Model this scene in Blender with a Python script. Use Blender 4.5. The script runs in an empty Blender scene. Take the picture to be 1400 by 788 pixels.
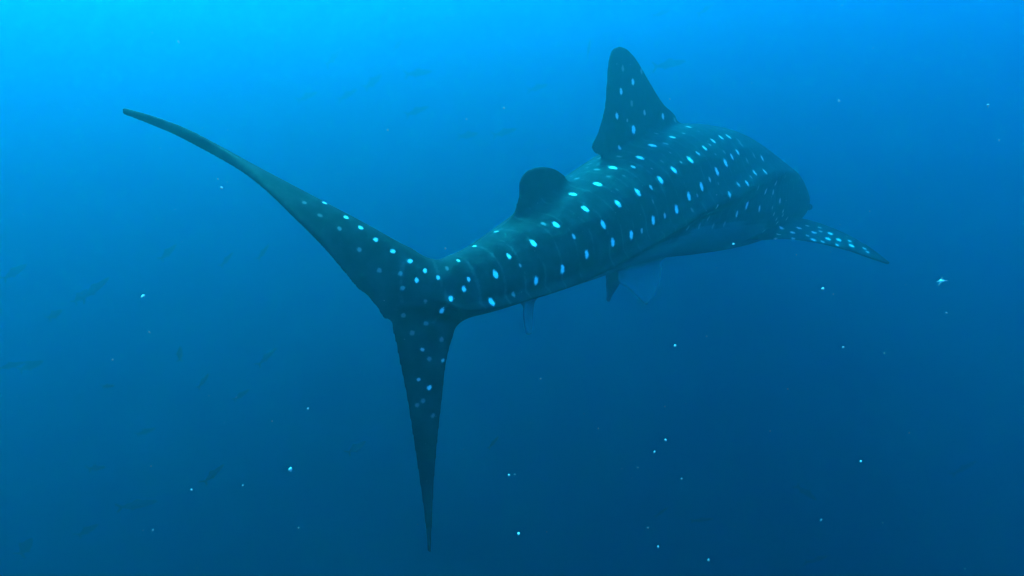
import bpy, bmesh, math, random
import numpy as np
from mathutils import Vector, Matrix
from mathutils.bvhtree import BVHTree

R = math.radians
scene = bpy.context.scene
coll = scene.collection
random.seed(7)
rng = np.random.default_rng(7)

# ------------------------------------------------------------------ camera
PITCH = R(31.0)            # camera looks slightly down
FPX = 900.0                # focal length in pixels of a 1400 px wide frame
SURFACE = 0.0              # sea surface height
CAM = np.array([0.0, 0.0, -4.8])
FWD = np.array([0.0, math.cos(PITCH), -math.sin(PITCH)])
RGT = np.array([1.0, 0.0, 0.0])
UPV = np.array([0.0, math.sin(PITCH), math.cos(PITCH)])

cam_data = bpy.data.cameras.new('camera')
cam_data.sensor_width = 36.0
cam_data.lens = FPX * 36.0 / 1400.0
cam_data.clip_start = 0.02
cam_data.clip_end = 3000.0
cam = bpy.data.objects.new('camera', cam_data)
cam.location = CAM
cam.rotation_euler = (R(90) - PITCH, 0, 0)
coll.objects.link(cam)
scene.camera = cam

# ------------------------------------------------------------------ sky and sun
SUN_EL, SUN_AZ = 45.0, -25.0        # degrees; azimuth from +Y, negative = towards -X
sd = Vector((math.sin(R(SUN_AZ)) * math.cos(R(SUN_EL)),
             math.cos(R(SUN_AZ)) * math.cos(R(SUN_EL)), math.sin(R(SUN_EL))))
world = bpy.data.worlds.new('World')
scene.world = world
world.use_nodes = True
wn = world.node_tree.nodes
wn.clear()
sky = wn.new('ShaderNodeTexSky')
sky.sky_type = 'NISHITA'
sky.sun_disc = False
sky.sun_elevation = R(SUN_EL)
sky.sun_rotation = R(SUN_AZ)
bg = wn.new('ShaderNodeBackground')
bg.inputs['Strength'].default_value = 0.15
wo = wn.new('ShaderNodeOutputWorld')
world.node_tree.links.new(sky.outputs['Color'], bg.inputs['Color'])
world.node_tree.links.new(bg.outputs['Background'], wo.inputs['Surface'])

sl = bpy.data.lights.new('sun', 'SUN')
sl.energy = 2.5
sl.angle = R(15)
sl.color = (1.0, 0.96, 0.64)
sun = bpy.data.objects.new('sun', sl)
sun.rotation_euler = (-sd).to_track_quat('-Z', 'Y').to_euler()
sun.location = (0, 0, 30)
coll.objects.link(sun)

scene.view_settings.view_transform = 'Standard'
scene.view_settings.look = 'None'
scene.view_settings.exposure = 3.3
scene.view_settings.gamma = 1.0
scene.view_settings.use_curve_mapping = False
scene.render.engine = 'CYCLES'
scene.cycles.use_denoising = True
scene.cycles.max_bounces = 6
scene.cycles.diffuse_bounces = 2
scene.cycles.volume_bounces = 4
scene.cycles.caustics_reflective = False
scene.cycles.caustics_refractive = False


# ------------------------------------------------------------------ helpers
def unproj(px, py, d):
    return CAM + d * (FWD + RGT * (px - 700.0) / FPX + UPV * (394.0 - py) / FPX)


def ray(px, py):
    v = FWD + RGT * (px - 700.0) / FPX + UPV * (394.0 - py) / FPX
    return v / np.linalg.norm(v)


def nrm(v):
    return v / (np.linalg.norm(v) + 1e-12)


def spline(pts, n, ts=None):
    """Centripetal-like Catmull-Rom resample of rows, n samples, by chord length."""
    P = np.asarray(pts, float)
    if ts is None:
        dl = np.sqrt(np.linalg.norm(np.diff(P[:, :3], axis=0), axis=1)) ** 2
        k = np.concatenate([[0], np.cumsum(dl)])
        k /= k[-1]
    else:
        k = np.asarray(ts, float)
    m = np.zeros_like(P)
    m[1:-1] = (P[2:] - P[:-2]) / (k[2:] - k[:-2])[:, None]
    m[0] = (P[1] - P[0]) / (k[1] - k[0])
    m[-1] = (P[-1] - P[-2]) / (k[-1] - k[-2])
    t = np.linspace(0, 1, n)
    i = np.clip(np.searchsorted(k, t, side='right') - 1, 0, len(k) - 2)
    h = (k[i + 1] - k[i])
    u = ((t - k[i]) / h)[:, None]
    h = h[:, None]
    return ((2 * u**3 - 3 * u**2 + 1) * P[i] + (u**3 - 2 * u**2 + u) * h * m[i]
            + (-2 * u**3 + 3 * u**2) * P[i + 1] + (u**3 - u**2) * h * m[i + 1])


def smooth(e0, e1, x):
    t = np.clip((x - e0) / (e1 - e0), 0, 1)
    return t * t * (3 - 2 * t)


def new_mat(name):
    m = bpy.data.materials.new(name)
    m.use_nodes = True
    nt = m.node_tree
    nt.nodes.clear()
    return m, nt


# ------------------------------------------------------------------ sea water (the haze)
def build_water():
    m, nt = new_mat('sea_water')
    out = nt.nodes.new('ShaderNodeOutputMaterial')

    def pv(scat, absb, g):
        # principled volume from wanted scattering / absorption coefficients per metre
        p = nt.nodes.new('ShaderNodeVolumePrincipled')
        d = max(max(scat[i] + absb[i] for i in range(3)) * 1.25, 1e-4)
        col = [s / d for s in scat]
        ab = [max(0.0, 1.0 - absb[i] / (d * (1.0 - col[i]))) ** 2 for i in range(3)]
        p.inputs['Density'].default_value = d
        p.inputs['Color'].default_value = (*col, 1)
        p.inputs['Absorption Color'].default_value = (*ab, 1)
        p.inputs['Anisotropy'].default_value = g
        return p
    # fine particles scatter the light forwards; water absorbs red first, then green
    a = pv((0.012, 0.067, 0.064), (0.42, 0.063, 0.026), 0.90)
    nt.links.new(a.outputs['Volume'], out.inputs['Volume'])
    bm = bmesh.new()
    bmesh.ops.create_cube(bm, size=1.0)
    me = bpy.data.meshes.new('haze')
    bm.to_mesh(me)
    bm.free()
    o = bpy.data.objects.new('haze', me)
    o.scale = (500, 500, 160)
    o.location = (0, 60, SURFACE - 80)
    me.materials.append(m)
    o['kind'] = 'stuff'
    o['label'] = 'clear blue sea water filling the whole scene'
    o['category'] = 'water'
    coll.objects.link(o)


build_water()

# ------------------------------------------------------------------ whale shark body
# stations along the spine: px, py, depth, half width, height above, height below, ridge angle, ridge size, angle where the belly starts
ST = [
    (505, 392, 2.955, .012, .090, .040, 100, .000, 175),
    (540, 399, 2.98, .034, .130, .070, 100, .002, 175),
    (575, 403, 3.01, .066, .150, .085, 100, .012, 170),
    (612, 404, 3.10, .115, .180, .120, 122, .034, 170),
    (655, 392, 3.32, .180, .206, .140, 124, .050, 165),
    (708, 369, 3.65, .255, .262, .175, 122, .055, 150),
    (770, 334, 4.10, .335, .322, .260, 114, .054, 128),
    (830, 300, 4.62, .415, .405, .365, 104, .054, 112),
    (885, 276, 5.20, .500, .510, .460, 93, .058, 102),
    (928, 266, 5.80, .590, .600, .540, 86, .055, 104),
    (963, 263, 6.40, .650, .610, .580, 77, .050, 108),
    (991, 267, 6.95, .690, .540, .550, 69, .036, 110),
    (1013, 272, 7.40, .690, .440, .470, 62, .014, 110),
    (1029, 277, 7.75, .630, .320, .360, 60, .005, 108),
    (1038, 280, 7.95, .510, .220, .250, 60, .0, 106),
    (1043, 281, 8.08, .300, .110, .130, 60, .0, 104),
    (1045, 281, 8.13, .020, .010, .020, 60, .0, 104),
]
ROLL = R(9)
NR, NP = 540, 300
_c = np.array([unproj(*s[:3]) for s in ST])
_rows = np.array([(*_c[i], *ST[i][3:]) for i in range(len(ST))])
RW = spline(_rows, NR)
C = RW[:, :3]
TAN = np.gradient(C, axis=0)
for _ in range(60):                       # a smooth frame
    TAN[1:-1] = (TAN[:-2] + TAN[1:-1] * 2 + TAN[2:]) / 4
TAN = TAN / np.linalg.norm(TAN, axis=1)[:, None]
Zw = np.array([0, 0, 1.0])
# the shark noses down, so its own up direction leans forward of the vertical; the tail stalk twists with the stroke


def up_at(sl):
    a = R(4 + 18 * float(smooth(.25, 1.5, sl)))
    return nrm(UPV * math.cos(a) - FWD * math.sin(a))


FR_R, FR_U = [], []
SLEN = np.concatenate([[0], np.cumsum(np.linalg.norm(np.diff(C, axis=0), axis=1))])
for i in range(NR):
    r = nrm(np.cross(TAN[i], up_at(SLEN[i])))
    u = nrm(np.cross(r, TAN[i]))
    FR_R.append(nrm(r * math.cos(ROLL) + u * math.sin(ROLL)))
    FR_U.append(nrm(u * math.cos(ROLL) - r * math.sin(ROLL)))
FR_R, FR_U = np.array(FR_R), np.array(FR_U)


MIN_HALF = .0125                         # thinnest half thickness of a fin


class Shell:
    def __init__(self):
        self.v, self.f, self.slen, self.belly, self.nose = [], [], [], [], []
        self.n = 0

    def add(self, V, F, slen, belly):
        self.v.append(V)
        self.f += [tuple(int(q) + self.n for q in f) for f in F]
        self.slen.append(slen)
        self.belly.append(belly)
        self.n += len(V)


SH = Shell()


def grid_faces(nr, npc, close=True):
    F = []
    for i in range(nr - 1):
        for j in range(npc if close else npc - 1):
            j2 = (j + 1) % npc
            F.append((i * npc + j, i * npc + j2, (i + 1) * npc + j2, (i + 1) * npc + j))
    return F


PHI = np.linspace(-math.pi, math.pi, NP, endpoint=False)


def body_grid():
    V = np.zeros((NR, NP, 3))
    belly = np.zeros((NR, NP))
    for i in range(NR):
        a, bt, bb, pr, ra, pb = RW[i, 3:9]
        a, bt, bb = max(a, .008), max(bt, .006), max(bb, .006)
        s, c = np.sin(PHI), np.cos(PHI)
        e = 2 / 2.12
        x = a * np.sign(s) * np.abs(s) ** e
        y = np.where(c > 0, bt, bb) * np.sign(c) * np.abs(c) ** e
        ap = np.abs(PHI)
        prr = R(pr)
        dphi = ap - prr
        bump = ra * np.exp(-(dphi / .13) ** 2) - .42 * ra * np.exp(-((dphi - .30) / .2) ** 2)
        ru = ra * float(smooth(.3, 1.5, SLEN[i]))
        bump += .09 * ru * np.exp(-((ap - R(56)) / .09) ** 2) + .05 * ru * np.exp(-((ap - R(30)) / .14) ** 2)
        bump += .10 * ru * np.exp(-(ap / .12) ** 2)
        rr = np.sqrt(x * x + y * y) + 1e-9
        x = x * (1 + bump / rr)
        y = y * (1 + bump / rr)
        # gill slits: five shallow grooves above the pectoral fin
        for q in range(5):
            sg = 4.45 + q * .115 + .03 * np.sin(ap * 5)
            gm = smooth(R(62), R(70), ap) * (1 - smooth(R(100), R(108), ap))
            dp = .006 * gm * np.exp(-((SLEN[i] - sg) / .013) ** 2)
            x = x * (1 - dp / rr)
        V[i] = C[i] + x[:, None] * FR_R[i] + y[:, None] * FR_U[i]
        belly[i] = smooth(R(pb) + .02, R(pb) + .42, ap + .05 * np.sin(SLEN[i] * 9))
    return V, belly


BV, BB = body_grid()
SH.add(BV.reshape(-1, 3), grid_faces(NR, NP) + [tuple(range(NP - 1, -1, -1)), tuple((NR - 1) * NP + j for j in range(NP))],
       np.repeat(SLEN, NP), BB.reshape(-1))


def fin(lead, trail, thick, nspan=140, nch=36, flare=.0, fl_len=.08, tip_thick=.12, belly=0.0,
        belly_under=None, fold=None, slen=None, up=None):
    """A foil lofted between a leading and a trailing edge (3-D points from root to tip)."""
    L = spline(lead, nspan)
    T = spline(trail, nspan)
    u = 0.5 - 0.5 * np.cos(np.linspace(0, math.pi, nch))       # chordwise, dense at both edges
    prof = 1.9 * (np.sqrt(u + 1e-9) * .58 - .16 * u - .42 * u ** 2.2)
    prof = np.maximum(prof, 0) / max(prof.max(), 1e-6)
    V = np.zeros((nspan, 2 * nch - 2, 3))
    bl = np.zeros((nspan, 2 * nch - 2))
    mid = (L + T) / 2
    dspan = np.gradient(mid, axis=0)
    dist = np.concatenate([[0], np.cumsum(np.linalg.norm(np.diff(mid, axis=0), axis=1))])
    for i in range(nspan):
        ch = T[i] - L[i]
        n = nrm(np.cross(ch, dspan[i])) if np.linalg.norm(ch) > 1e-5 else n
        if up is not None and np.dot(n, up) < 0:
            n = -n
        clen = np.linalg.norm(ch)
        w = i / (nspan - 1)
        th = thick * (1 - w * (1 - tip_thick))
        th = min(th, clen * .22 + .012)
        th += flare * math.exp(-(dist[i] / fl_len) ** 1.3)
        base = L[i] + u[:, None] * ch
        if fold is not None:
            base = base + fold(w, u)[:, None] * nrm(L[i] - CAM)
        tb = np.gradient(base, axis=0)
        nb = np.cross(tb, dspan[i])
        nb = nb / (np.linalg.norm(nb, axis=1)[:, None] + 1e-12)
        nb = nb * np.where(nb @ n < 0, -1, 1)[:, None]
        half = np.maximum(prof * th * .5, MIN_HALF * np.sqrt(np.clip(1 - (2 * u - 1) ** 8, 0, 1)))
        A = base + half[:, None] * nb
        B = base - half[:, None] * nb
        V[i] = np.concatenate([A, B[-2:0:-1]])
        bu = belly if belly_under is None else belly_under
        bl[i] = np.concatenate([np.full(nch, belly), np.full(nch - 2, bu)])
    npc = 2 * nch - 2
    F = grid_faces(nspan, npc) + [tuple(range(npc - 1, -1, -1)), tuple((nspan - 1) * npc + j for j in range(npc))]
    SH.add(V.reshape(-1, 3), F, np.full(nspan * npc, -1.0), bl.reshape(-1))
    return L, T


def mid_plane(pts):
    """pixels -> points on the shark's own mid plane (spine + up direction)."""
    out = []
    for px, py in pts:
        d = ray(px, py)
        best = None
        # the ray meets the ribbon spine + h*up at the station where it lies in the plane normal to R
        g = ((C - CAM) * FR_R).sum(1) / (FR_R @ d)
        P = CAM + g[:, None] * d
        off = np.abs(((P - C) * TAN).sum(1))
        off[g < 0] = 1e9
        off[:75] = 1e9
        i = int(np.argmin(off))
        out.append(P[i])
    return out


# first dorsal fin
fin(mid_plane([(945, 205), (924, 160), (906, 141), (888, 112), (870, 82), (857, 68), (847, 64)]),
    mid_plane([(838, 232), (809, 203), (817, 182), (826, 150), (829, 120), (832, 85), (837, 69), (846, 64)]),
    .085, flare=.05, fl_len=.28)
# second dorsal fin
fin(mid_plane([(835, 275), (800, 262), (781, 247), (769, 238), (757, 231), (742, 228)]),
    mid_plane([(715, 330), (689, 307), (703, 286), (709, 270), (710, 250), (718, 236), (730, 230), (741, 228)]),
    .06, nspan=80, flare=.03, fl_len=.17)


def up3(rows):
    return [unproj(*r) for r in rows]


# caudal fin, upper lobe: its tip is swept to the shark's left and its hind edge curls over
def curl(w, u):
    u0 = 1.0 - .75 * smooth(.50, .84, w)
    return .12 * np.maximum(0, u - u0) * (1 - .6 * smooth(.80, 1.0, w))


fin(up3([(668, 372, 3.36), (612, 357, 3.07), (560, 338, 3.04), (500, 306, 3.02), (430, 270, 2.99), (355, 231, 2.96),
         (310, 206, 2.94), (260, 179, 2.92), (215, 161, 2.90), (168, 148, 2.88)]),
    up3([(640, 415, 3.22), (536, 441, 2.96), (502, 411, 2.90), (470, 372, 2.85), (438, 334, 2.81), (400, 296, 2.80),
         (350, 250, 2.82), (300, 217, 2.86), (240, 184, 2.88), (200, 167, 2.88), (169, 154, 2.88)]),
    .10, nspan=330, nch=60, tip_thick=.05, fold=curl, flare=.05, fl_len=.30)
# caudal fin, lower lobe
fin(up3([(672, 392, 3.40), (640, 434, 3.20), (622, 455, 3.12), (611, 490, 3.10), (605, 540, 3.12), (599, 595, 3.15),
         (594, 650, 3.19), (591, 702, 3.22), (588, 755, 3.25)]),
    up3([(560, 385, 2.99), (535, 436, 2.96), (541, 470, 2.97), (548, 505, 3.00), (556, 545, 3.04), (564, 595, 3.09),
         (571, 640, 3.14), (579, 695, 3.19), (586, 755, 3.24)]),
    .085, nspan=200, nch=44, tip_thick=.1, flare=.03, fl_len=.15)

# right pectoral fin, then its mirror on the left side
PEC_I = int(np.argmin(np.abs(SLEN - 4.75)))


def mirror(P):
    P = np.asarray(P)
    d = ((P - C[PEC_I]) @ FR_R[PEC_I])
    return P - 2 * np.outer(d, FR_R[PEC_I])


pl = up3([(1010, 282, 7.10), (1062, 293, 7.05), (1105, 301, 6.95), (1150, 317, 6.75), (1188, 338, 6.55), (1216, 360, 6.42)])
pt = up3([(960, 320, 6.20), (1022, 329, 6.25), (1075, 327, 6.35), (1120, 333, 6.38), (1160, 343, 6.38), (1192, 354, 6.38), (1215, 361, 6.40)])
fin(pl, pt, .085, nspan=180, nch=44, belly=0, belly_under=.7, up=Zw)
fin(mirror(pl), mirror(pt), .085, nspan=120, nch=30, belly=0, belly_under=.7, up=Zw)

# pelvic fins under the belly
PEC_I = int(np.argmin(np.abs(SLEN - 2.6)))
pl = up3([(905, 330, 5.2), (904, 368, 5.15), (900, 392, 5.05), (891, 408, 4.95), (883, 417, 4.9)])
pt = up3([(848, 345, 4.66), (845, 384, 4.72), (858, 394, 4.77), (872, 407, 4.84), (881, 416, 4.88)])
fin(pl, pt, .05, nspan=70, nch=26, belly=2.0, up=Zw)
fin(mirror(pl), mirror(pt), .05, nspan=60, nch=20, belly=2.0, up=Zw)
# anal fin
fin(up3([(735, 395, 3.85), (728, 425, 3.80), (727, 445, 3.76), (725, 458, 3.72)]),
    up3([(715, 395, 3.60), (716, 425, 3.62), (718, 445, 3.66), (720, 458, 3.69)]),
    .04, nspan=60, nch=22, belly=2.0)

# ---------------------------------------------------------------- spots, read off the photograph
# (origin x, origin y, scale) of an enlarged view, then x, y in it and a size letter
SPOTS = [
    ((780, 40, 3.94), '282,212f 382,228f 336,284n 272,336n 330,400f 399,450m 250,468n 306,491s 340,541b 498,470n 560,490f 548,582n 636,527n '
     '610,562s 668,495m 706,492s 745,500f 440,626b 513,617f 374,692b 259,640m 262,687f 143,681s 140,757f 228,746b 338,742m '
     '595,717s 645,704b 687,670m 722,640n 751,623s 768,602n 811,583n 850,578n 920,622f 905,600f 900,662n 870,688n 951,707f '
     '988,680f 835,720b 1033,696n 992,774n 1047,767n 557,758b 789,767b'),
    ((660, 180, 4.637), '727,333b 570,397b 650,490b 763,589b 825,704b 577,666m 464,590b 320,708b 385,585f 84,634m 5,655m 515,270s '
     '983,384b 1066,354m 858,457b 1127,306b 1081,563b 1154,533m 1228,493b 1307,410b 1360,405s 1388,350b 942,657b 1008,630m 1374,597f 1300,610f'),
    ((880, 160, 3.283), '297,282m 425,303m 465,298n 482,270s 592,298m 514,320f 548,334n 580,338m 611,378m 387,350n 463,397b 520,412n 418,437n '
     '330,405m 290,455f 290,435f 250,490f 199,498f 312,490f 363,481f 578,408s '
     '585,437p 625,441p 626,424p 597,459p 643,457p 600,475p 618,501P 697,499P 540,512p 605,528p 668,519P 595,548p 672,546p '
     '735,489p 765,519P 735,533p 790,497p 762,551P 803,560p 838,524P 826,547P 795,514p 876,552P 924,557p 933,578P 868,574p 990,590p 1005,607p'),
    ((450, 320, 3.5), '223,27t 305,84t 386,130t 459,175t 522,207t 419,220t 240,175g 350,258g 340,190g 565,163g 668,218t 646,264T 582,312T 461,321g '
     '540,368T 354,390g 461,430g 775,325b 797,195b 861,108n 914,150s 991,224b 1117,171b 1233,98b 620,124t 695,58t 880,290f'),
    ((150, 120, 2.8), '751,391t 823,441t 905,496t 961,536t 745,440g 805,490g 955,620g 880,540g'),
    ((480, 420, 2.1417), '152,24g 179,76g 209,125u 230,152g 269,157u 198,213u 229,236t 210,275g 240,318g 193,287g 265,95g 219,48g'),
]
# size letter -> (semi axis in photo pixels, strength)
SZ = {'b': (5.4, 1.0), 'n': (4.2, .9), 'm': (3.6, .62), 's': (2.6, .42), 'f': (4.0, .25), 'p': (2.7, .65), 'P': (3.5, .9),
      't': (3.3, .85), 'T': (4.0, 1.0), 'g': (3.3, .20), 'u': (2.7, .55)}

verts = np.concatenate(SH.v)
slen_all = np.concatenate(SH.slen)
belly_all = np.concatenate(SH.belly)
bvh = BVHTree.FromPolygons([Vector(v) for v in verts], SH.f)
NB = NR * NP
spots = []
cam_v = Vector(CAM)
for (ox, oy, sc), txt in SPOTS:
    for tok in txt.split():
        k = tok[-1]
        x, y = (float(q) for q in tok[:-1].split(','))
        d = ray(ox + x / sc, oy + y / sc)
        hit, n, fi, dist = bvh.ray_cast(cam_v, Vector(d))
        if hit is None:
            continue
        depth = dist * float(np.dot(d, FWD))
        r = SZ[k][0] * depth / FPX
        on_body = fi < (NR - 1) * NP
        ax = TAN[int(SH.f[fi][0]) // NP] if on_body else None
        spots.append((np.array(hit), r, SZ[k][1], ax))
        if on_body:                                # the same spot on the other flank
            i, j = divmod(int(SH.f[fi][0]), NP)
            jm = (NP - j) % NP
            q = BV[i, jm]
            dq = Vector(q - CAM)
            h2 = bvh.ray_cast(cam_v, dq.normalized())
            if h2[0] is None or (h2[0] - Vector(q)).length > .05:
                spots.append((q, r, SZ[k][1], ax))
        elif k in 'pP':
            PEC_I = int(np.argmin(np.abs(SLEN - 4.75)))
            spots.append((mirror(np.array(hit)[None])[0], r, SZ[k][1], None))


# fine faint spots scattered between the big ones on back and flanks
_pts = np.array([q[0] for q in spots])
for _ in range(420):
    i = int(rng.integers(int(NR * .28), int(NR * .93)))
    j = int(np.argmin(np.abs(PHI - rng.uniform(-R(92), R(92)))))
    p = BV[i, j]
    if np.linalg.norm(_pts - p, axis=1).min() < .10:
        continue
    _pts = np.vstack([_pts, p])
    spots.append((p, rng.uniform(.010, .019), rng.uniform(.06, .24), TAN[i]))


def fuse():
    """Unite body and fins into one continuous skin and round off the joints between them."""
    global verts, slen_all, belly_all
    me = bpy.data.meshes.new('shells')
    me.from_pydata([tuple(v) for v in verts], [], SH.f)
    bm = bmesh.new()
    bm.from_mesh(me)
    bmesh.ops.recalc_face_normals(bm, faces=bm.faces)
    bm.to_mesh(me)
    bm.free()
    o = bpy.data.objects.new('shells', me)
    coll.objects.link(o)
    md = o.modifiers.new('fuse', 'REMESH')
    md.mode = 'VOXEL'
    md.voxel_size = VOXEL
    md.adaptivity = 0.0
    dg = bpy.context.evaluated_depsgraph_get()
    new = bpy.data.meshes.new_from_object(o.evaluated_get(dg))
    bpy.data.objects.remove(o)
    nv = len(new.vertices)
    P = np.empty(nv * 3, np.float32)
    new.vertices.foreach_get('co', P)
    P = P.reshape(-1, 3).astype(float)
    E = np.empty(len(new.edges) * 2, np.int32)
    new.edges.foreach_get('vertices', E)
    E = E.reshape(-1, 2)
    # nearest old vertex carries its pattern values over; nearness to both body and fin marks a joint
    from mathutils.kdtree import KDTree
    n_body = len(SH.v[0])
    kb = KDTree(n_body // 4 + 1)
    for k in range(0, n_body, 4):
        kb.insert(Vector(verts[k]), k)
    kb.balance()
    rest = np.arange(n_body, len(verts), 3)
    kf = KDTree(len(rest))
    for k in rest:
        kf.insert(Vector(verts[k]), int(k))
    kf.balance()
    ib = np.empty(nv, np.int64)
    db = np.empty(nv)
    jf = np.empty(nv, np.int64)
    df = np.empty(nv)
    for k in range(nv):
        v = Vector(P[k])
        _, ib[k], db[k] = kb.find(v)
        _, jf[k], df[k] = kf.find(v)
    near = np.where(db < df, ib, jf)
    w = 1 - smooth(.028, .075, np.maximum(db, df))
    deg = np.bincount(E.ravel(), minlength=nv)[:, None].clip(1)

    def relax(wt, n):
        nonlocal P
        for _ in range(n):
            A = np.stack([np.bincount(E[:, 0], P[E[:, 1], c], nv) + np.bincount(E[:, 1], P[E[:, 0], c], nv) for c in range(3)], 1)
            P = P + wt[:, None] * (A / deg - P)
    relax(w * .6, 60)
    relax(np.full(nv, .35), 4)
    new.vertices.foreach_set('co', P.astype(np.float32).ravel())
    fade = smooth(.0, .10, df)
    slen_new = np.where(db < df + .02, slen_all[ib], -1.0)
    bel = belly_all[ib] * np.where(db < df, 1, 0) + belly_all[jf] * np.where(db < df, 0, 1)
    bel = np.where(w > 0, belly_all[ib] * fade + belly_all[jf] * (1 - fade), bel)
    verts, slen_all, belly_all = P, slen_new, bel
    return new


VOXEL = .0085
SKIN_MESH = fuse()
sd_all = np.full(len(verts), 3.0)
si_all = np.zeros(len(verts))
for p, r, it, ax in spots:
    dv = verts - p
    d2 = (dv * dv).sum(1)
    if ax is not None:                        # a little longer across the body than along it
        dt = (dv @ ax) ** 2
        dd = np.sqrt(dt / .62 + (d2 - dt).clip(0) / 1.15) / r
    else:
        dd = np.sqrt(d2) / r
    m = dd < np.minimum(sd_all, 3.0)
    sd_all[m] = dd[m]
    si_all[m] = it


def skin_material():
    m, nt = new_mat('whale_shark_skin')
    N = nt.nodes.new
    lk = nt.links.new
    out = N('ShaderNodeOutputMaterial')
    bs = N('ShaderNodeBsdfPrincipled')
    lk(bs.outputs[0], out.inputs['Surface'])

    def attr(nm):
        a = N('ShaderNodeAttribute')
        a.attribute_name = nm
        return a.outputs['Fac']

    def math_(op, a, b=None, c=None):
        q = N('ShaderNodeMath')
        q.operation = op
        for i, v in enumerate((a, b, c)):
            if v is None:
                continue
            if isinstance(v, (int, float)):
                q.inputs[i].default_value = v
            else:
                lk(v, q.inputs[i])
        return q.outputs[0]

    def rng_(v, a, b, c=0.0, d=1.0):
        q = N('ShaderNodeMapRange')
        q.interpolation_type = 'SMOOTHSTEP'
        lk(v, q.inputs[0])
        for i, w in enumerate((a, b, c, d)):
            q.inputs[i + 1].default_value = w
        return q.outputs[0]

    def noise(scale, detail=4, rough=.55):
        t = N('ShaderNodeTexNoise')
        t.inputs['Scale'].default_value = scale
        t.inputs['Detail'].default_value = detail
        t.inputs['Roughness'].default_value = rough
        lk(tc.outputs['Object'], t.inputs['Vector'])
        return t.outputs['Fac']

    def mix(f, a, b):
        q = N('ShaderNodeMix')
        q.data_type = 'RGBA'
        if isinstance(f, float):
            q.inputs[0].default_value = f
        else:
            lk(f, q.inputs[0])
        for s, v in ((q.inputs[6], a), (q.inputs[7], b)):
            if isinstance(v, tuple):
                s.default_value = (*v, 1)
            else:
                lk(v, s)
        return q.outputs[2]
    tc = N('ShaderNodeTexCoord')
    n1, n2, n3 = noise(2.2, 5), noise(14, 5, .65), noise(70, 3, .6)
    base = mix(rng_(n1, .3, .7), (.0060, .0065, .0085), (.0125, .0135, .0170))
    base = mix(rng_(n2, .38, .72, 0, .7), base, (.030, .036, .038))
    # thin pale cross bars between the rows of spots
    sl_ = attr('along')
    w = math_('ADD', math_('MULTIPLY', sl_, 40.0), math_('MULTIPLY', n1, 5.0))
    w = math_('SINE', w)
    bar = math_('MULTIPLY', rng_(w, .90, 1.0), rng_(n2, .35, .62))
    bar = math_('MULTIPLY', bar, rng_(sl_, -.5, .2, 0, .6))
    base = mix(bar, base, (.075, .092, .090))
    # spots
    sdv = math_('ADD', attr('spot_d'), math_('MULTIPLY', math_('SUBTRACT', n3, .5), 1.3))
    sp = math_('MULTIPLY', rng_(sdv, 1.38, .60), attr('spot_i'))
    bl = math_('ADD', attr('belly'), math_('MULTIPLY', math_('SUBTRACT', n2, .5), .5))
    base = mix(math_('MULTIPLY', rng_(bl, .25, .85), .9), base, (.10, .115, .125))
    base = mix(rng_(attr('belly'), 1.2, 1.8), base, (.15, .17, .17))      # the pale fins under the body
    base = mix(sp, base, (.80, .82, .78))
    lk(base, bs.inputs['Base Color'])
    bs.inputs['Roughness'].default_value = .62
    bs.inputs['Specular IOR Level'].default_value = .06
    bp = N('ShaderNodeBump')
    bp.inputs['Strength'].default_value = .25
    bp.inputs['Distance'].default_value = .01
    lk(n2, bp.inputs['Height'])
    lk(bp.outputs[0], bs.inputs['Normal'])
    return m


def build_shark():
    me = SKIN_MESH
    me.name = 'whale_shark'
    org = C[NR // 2]
    me.vertices.foreach_set('co', (verts - org).astype(np.float32).ravel())
    me.materials.clear()
    for nm, arr in (('spot_d', sd_all), ('spot_i', si_all), ('belly', belly_all), ('along', slen_all)):
        a = me.attributes.new(nm, 'FLOAT', 'POINT')
        a.data.foreach_set('value', arr.astype(np.float32))
    me.polygons.foreach_set('use_smooth', [True] * len(me.polygons))
    me.materials.append(skin_material())
    o = bpy.data.objects.new('whale_shark', me)
    o.location = org
    coll.objects.link(o)
    o['label'] = 'huge dark whale shark with rows of pale spots swimming away'
    o['category'] = 'shark'
    # eyes low on the sides of the head
    em, nt = new_mat('eye')
    out = nt.nodes.new('ShaderNodeOutputMaterial')
    bs = nt.nodes.new('ShaderNodeBsdfPrincipled')
    bs.inputs['Base Color'].default_value = (.01, .012, .012, 1)
    bs.inputs['Roughness'].default_value = .2
    nt.links.new(bs.outputs[0], out.inputs['Surface'])
    i = int(np.argmin(np.abs(SLEN - (SLEN[-1] - .50))))
    for sgn in (1, -1):
        j = int(np.argmin(np.abs(PHI - sgn * R(97))))
        p = BV[i, j]
        bm = bmesh.new()
        bmesh.ops.create_uvsphere(bm, u_segments=20, v_segments=12, radius=.036)
        em_ = bpy.data.meshes.new('eye')
        bm.to_mesh(em_)
        bm.free()
        em_.materials.append(em)
        e = bpy.data.objects.new('eye', em_)
        e.parent = o
        e.location = p - org
        coll.objects.link(e)
    return o


build_shark()


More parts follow.
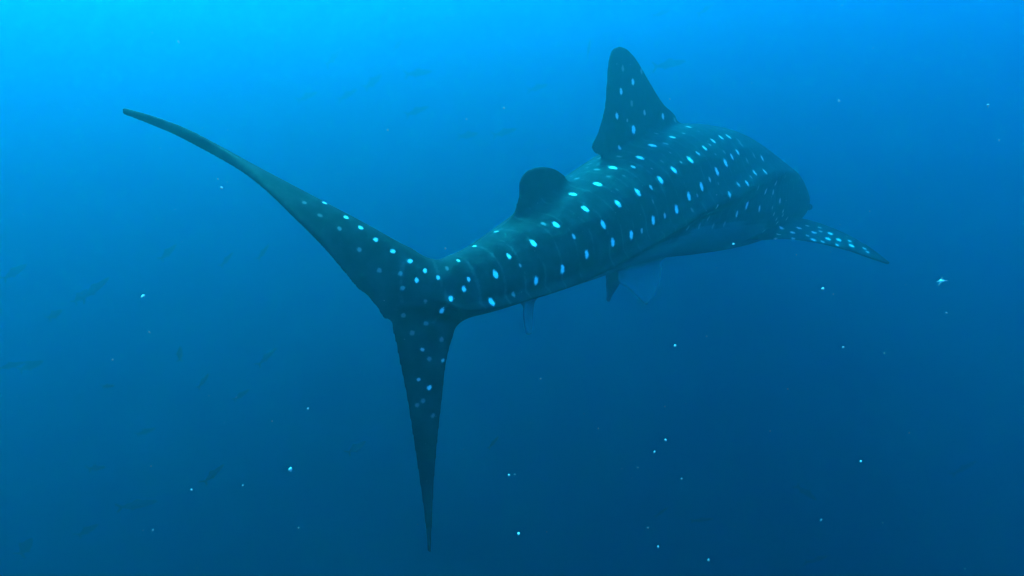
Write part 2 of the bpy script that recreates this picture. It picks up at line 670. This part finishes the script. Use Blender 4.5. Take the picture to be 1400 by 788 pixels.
# ------------------------------------------------------------------ small fish in the haze
def fish_mesh(name, deep):
    bm = bmesh.new()
    n, k = 14, 10
    xs = np.linspace(-.36, .5, n)
    rings = []
    for x in xs:
        t = (x + .36) / .86
        h = (.02 + deep * math.sin(math.pi * min(1, t ** .85)) ** .75) * (1 if t < .97 else .6)
        wd = h * .5
        rings.append([bm.verts.new((x, wd * math.sin(2 * math.pi * q / k), h * math.cos(2 * math.pi * q / k))) for q in range(k)])
    for a, b in zip(rings[:-1], rings[1:]):
        for q in range(k):
            bm.faces.new((a[q], a[(q + 1) % k], b[(q + 1) % k], b[q]))
    bm.faces.new(rings[0][::-1])
    bm.faces.new(rings[-1])

    def blade(pts, th=.008):
        A = [bm.verts.new((x, th, z)) for x, z in pts]
        B = [bm.verts.new((x, -th, z)) for x, z in pts]
        bm.faces.new(A)
        bm.faces.new(B[::-1])
        m = len(pts)
        for q in range(m):
            bm.faces.new((A[q], B[q], B[(q + 1) % m], A[(q + 1) % m]))
    blade([(-.34, .025), (-.50, .17), (-.53, .16), (-.43, .0), (-.53, -.16), (-.50, -.17), (-.34, -.025)])
    blade([(.18, deep * .8), (.05, deep + .09), (-.02, deep + .08), (-.2, deep * .55)])
    blade([(-.02, -deep * .8), (-.12, -deep - .06), (-.16, -deep - .05), (-.22, -deep * .4)])
    bmesh.ops.recalc_face_normals(bm, faces=bm.faces)
    me = bpy.data.meshes.new(name)
    bm.to_mesh(me)
    bm.free()
    me.polygons.foreach_set('use_smooth', [True] * len(me.polygons))
    m, nt = new_mat('fish_skin')
    out = nt.nodes.new('ShaderNodeOutputMaterial')
    bs = nt.nodes.new('ShaderNodeBsdfPrincipled')
    no = nt.nodes.new('ShaderNodeTexNoise')
    no.inputs['Scale'].default_value = 9
    cr = nt.nodes.new('ShaderNodeValToRGB')
    cr.color_ramp.elements[0].color = (.035, .050, .055, 1)
    cr.color_ramp.elements[1].color = (.10, .13, .14, 1)
    nt.links.new(no.outputs['Fac'], cr.inputs[0])
    nt.links.new(cr.outputs[0], bs.inputs['Base Color'])
    bs.inputs['Roughness'].default_value = .4
    nt.links.new(bs.outputs[0], out.inputs['Surface'])
    me.materials.append(m)
    return me


FM = [fish_mesh('fish', .115), fish_mesh('slender_fish', .085)]
# px, py, length in photo px, heading in the picture (deg, 0 = right, 90 = up), depth
FISH_LOW = [(130, 395, 42, 48, 11.5), (365, 488, 34, 45, 12), (20, 372, 34, 40, 12), (42, 500, 40, 20, 12.5), (188, 690, 46, 5, 11),
            (35, 748, 44, 45, 10.5), (292, 648, 40, 42, 9.0), (487, 612, 34, 35, 9.5), (132, 640, 34, 12, 9.5), (278, 521, 22, 60, 10),
            (675, 605, 22, 50, 10.5), (148, 528, 24, 8, 10), (246, 484, 22, 75, 10.5), (110, 405, 30, 40, 13), (230, 345, 30, 45, 13),
            (310, 355, 26, 50, 13.5), (75, 430, 30, 25, 13), (120, 725, 36, 30, 12), (330, 540, 26, 35, 12.5), (200, 590, 28, 20, 13),
            (15, 500, 34, 15, 11.5), (360, 345, 26, 55, 14)]
FISH_TOP = [(380, 60, 30, 60, 13), (456, 78, 34, 55, 13), (510, 112, 30, 30, 13.5), (572, 100, 38, 8, 12.5), (475, 130, 30, 35, 13.5),
            (420, 132, 30, 25, 14), (526, 26, 30, 60, 12.5), (612, 27, 34, 20, 13), (690, 181, 34, 12, 13), (570, 152, 34, 20, 13),
            (805, 66, 26, 80, 12.5), (915, 88, 44, 8, 12), (905, 18, 30, 20, 13), (966, 12, 26, 30, 13), (640, 185, 28, 15, 14),
            (735, 120, 30, 20, 14), (545, 60, 26, 40, 14.5)]
FISH_DEEP = [(1102, 674, 38, -35, 12), (960, 711, 30, 10, 12.5), (1116, 765, 40, 5, 12), (1318, 640, 34, 45, 13), (905, 700, 24, 40, 13)]


def place_fish(rows, label, group, far):
    for px, py, ln, ang, d in rows:
        o = bpy.data.objects.new('small_fish', random.choice(FM))
        a = R(ang)
        yaw = random.uniform(-.45, .45)
        h = nrm(RGT * math.cos(a) * math.cos(yaw) + UPV * math.sin(a) * math.cos(yaw) + FWD * math.sin(yaw))
        hz = Vector(h)
        up = Vector((0, 0, 1))
        side = up.cross(hz).normalized()
        upn = hz.cross(side)
        M = Matrix((hz, side, upn)).transposed().to_4x4()
        d *= far
        s = ln * d / FPX / math.cos(yaw)
        M = Matrix.Translation(Vector(unproj(px, py, d))) @ M @ Matrix.Diagonal((s, s, s, 1))
        o.matrix_world = M
        o['label'] = label
        o['category'] = 'fish'
        o['group'] = group
        coll.objects.link(o)


place_fish(FISH_LOW, 'dim small fish of the hazy school below the long upper tail lobe', 'fish schooling below the tail', 1.25)
place_fish(FISH_TOP, 'faint small dark fish in the bright water around the tall dorsal fin', 'fish in the bright water above', 1.6)
place_fish(FISH_DEEP, 'faint dark fish in the deep water under the pectoral fin', 'fish in the deep water', 1.4)


# ------------------------------------------------------------------ drifting particles
def speck_mesh(name, seed, stretch, tail=False):
    rr = random.Random(seed)
    bm = bmesh.new()
    bmesh.ops.create_icosphere(bm, subdivisions=2, radius=.5)
    for v in bm.verts:
        v.co *= 1 + rr.uniform(-.28, .28)
        v.co.x *= stretch
        if tail and v.co.x > .2:
            v.co.x *= 1.9
            v.co.y *= .4
            v.co.z *= .4
    me = bpy.data.meshes.new(name)
    bm.to_mesh(me)
    bm.free()
    me.polygons.foreach_set('use_smooth', [True] * len(me.polygons))
    me.materials.append(SPECK_MAT)
    return me


SPECK_MAT, _nt = new_mat('marine_snow')
_o = _nt.nodes.new('ShaderNodeOutputMaterial')
_b = _nt.nodes.new('ShaderNodeBsdfPrincipled')
_n = _nt.nodes.new('ShaderNodeTexNoise')
_n.inputs['Scale'].default_value = 3
_c2 = _nt.nodes.new('ShaderNodeValToRGB')
_c2.color_ramp.elements[0].color = (.40, .42, .40, 1)
_c2.color_ramp.elements[1].color = (.62, .62, .60, 1)
_nt.links.new(_n.outputs['Fac'], _c2.inputs[0])
_nt.links.new(_c2.outputs[0], _b.inputs['Base Color'])
_b.inputs['Roughness'].default_value = .7
_nt.links.new(_b.outputs[0], _o.inputs['Surface'])

SPK = [speck_mesh('speck', 1, 1.0), speck_mesh('speck', 2, 1.5), speck_mesh('speck', 3, 1.25, True)]
# px, py, size in photo px, depth
SPECKS = [(303, 257, 7, 1.1), (397, 642, 8, 1.1), (196, 405, 7, 1.2), (689, 148, 5, 1.3), (530, 178, 4, 1.5), (244, 57, 4, 1.5),
          (923, 473, 6, 1.2), (709, 730, 6, 1.2), (969, 766, 6, 1.2), (1125, 395, 7, 1.2), (1147, 138, 5, 1.3), (1351, 144, 5, 1.3),
          (1294, 428, 4, 1.4), (1153, 475, 4, 1.4), (966, 460, 3, 1.6), (739, 518, 4, 1.4), (910, 602, 5, 1.4), (895, 618, 4, 1.5),
          (932, 655, 4, 1.5), (1177, 631, 4, 1.4), (1077, 532, 3, 1.6), (421, 559, 5, 1.3), (372, 576, 3, 1.6), (204, 454, 4, 1.5),
          (408, 722, 4, 1.4), (332, 664, 3, 1.6), (209, 725, 4, 1.5), (1003, 334, 6, 1.3), (609, 340, 4, 1.5), (696, 650, 5, 1.3),
          (886, 722, 4, 1.5), (900, 748, 4, 1.5), (818, 586, 3, 1.7), (909, 556, 3, 1.7), (1209, 483, 3, 1.7), (1366, 192, 3, 1.6),
          (262, 670, 5, 1.5), (154, 492, 4, 1.6), (1123, 711, 3, 1.7), (704, 649, 3, 1.7), (298, 245, 3, 1.3), (1243, 592, 3, 1.7)]
OWN = {(303, 257): 'round white speck drifting just under the thin upper tail lobe',
       (1003, 334): 'white speck drifting in front of the belly behind the pectoral fin',
       (609, 340): 'small speck in the notch between upper tail lobe and back',
       (1125, 395): 'bright speck drifting just below the tip half of the pectoral fin',
       (689, 148): 'white speck in open water between the two dorsal fins and the tail lobe'}
for k, (px, py, sz, d) in enumerate(SPECKS):
    o = bpy.data.objects.new('drifting_speck', SPK[k % 3])
    o.location = unproj(px, py, d)
    s = sz * d / FPX * .52
    o.scale = (s, s, s)
    o.rotation_euler = (random.uniform(-3, 3), random.uniform(-3, 3), random.uniform(-3, 3))
    o['label'] = OWN.get((px, py), 'tiny white speck of marine snow drifting in the water')
    o['category'] = 'particle'
    o['group'] = 'specks of marine snow'
    coll.objects.link(o)


def star_plankton():
    """The star-shaped speck beyond the tip of the pectoral fin: a bell with trailing arms."""
    bm = bmesh.new()
    bmesh.ops.create_icosphere(bm, subdivisions=2, radius=.32)
    for v in bm.verts:
        v.co.z *= .6
    for ax, ln in ((0, .9), (2.0, .75), (3.3, .8), (4.6, 1.0)):
        d = Vector((math.cos(ax), .2 * math.sin(ax * 3), math.sin(ax) * 1.1))
        mt = Matrix.Translation(d * ln * .5) @ Vector((0, 0, 1)).rotation_difference(d).to_matrix().to_4x4()
        bmesh.ops.create_cone(bm, segments=8, radius1=.13, radius2=.03, depth=ln, cap_ends=True, matrix=mt)
    me = bpy.data.meshes.new('plankton')
    bm.to_mesh(me)
    bm.free()
    me.materials.append(SPECK_MAT)
    o = bpy.data.objects.new('plankton', me)
    d = 1.2
    o.location = unproj(1288, 384, d)
    s = 9 * d / FPX
    o.scale = (s, s, s)
    o['label'] = 'star shaped white plankton drifting beyond the pectoral fin tip'
    o['category'] = 'plankton'
    coll.objects.link(o)


star_plankton()


def dust():
    """Fine suspended matter that nobody could count."""
    V, F = [], []
    oc = np.array([(1, 0, 0), (-1, 0, 0), (0, 1, 0), (0, -1, 0), (0, 0, 1), (0, 0, -1)], float)
    of = [(0, 2, 4), (2, 1, 4), (1, 3, 4), (3, 0, 4), (2, 0, 5), (1, 2, 5), (3, 1, 5), (0, 3, 5)]
    for k in range(5000):
        d = (rng.uniform(1.1 ** 3, 4.8 ** 3)) ** (1 / 3)
        p = CAM + d * FWD + RGT * rng.uniform(-1.05, 1.05) * d + UPV * rng.uniform(-.7, .7) * d
        s = rng.uniform(.0004, .0015)
        b = len(V)
        V += [tuple(p + q * s * rng.uniform(.6, 1.4)) for q in oc]
        F += [tuple(b + i for i in f) for f in of]
    me = bpy.data.meshes.new('suspended_dust')
    me.from_pydata(V, [], F)
    me.materials.append(SPECK_MAT)
    o = bpy.data.objects.new('suspended_dust', me)
    o['kind'] = 'stuff'
    o['label'] = 'fine pale dust suspended all through the water'
    o['category'] = 'dust'
    coll.objects.link(o)


dust()
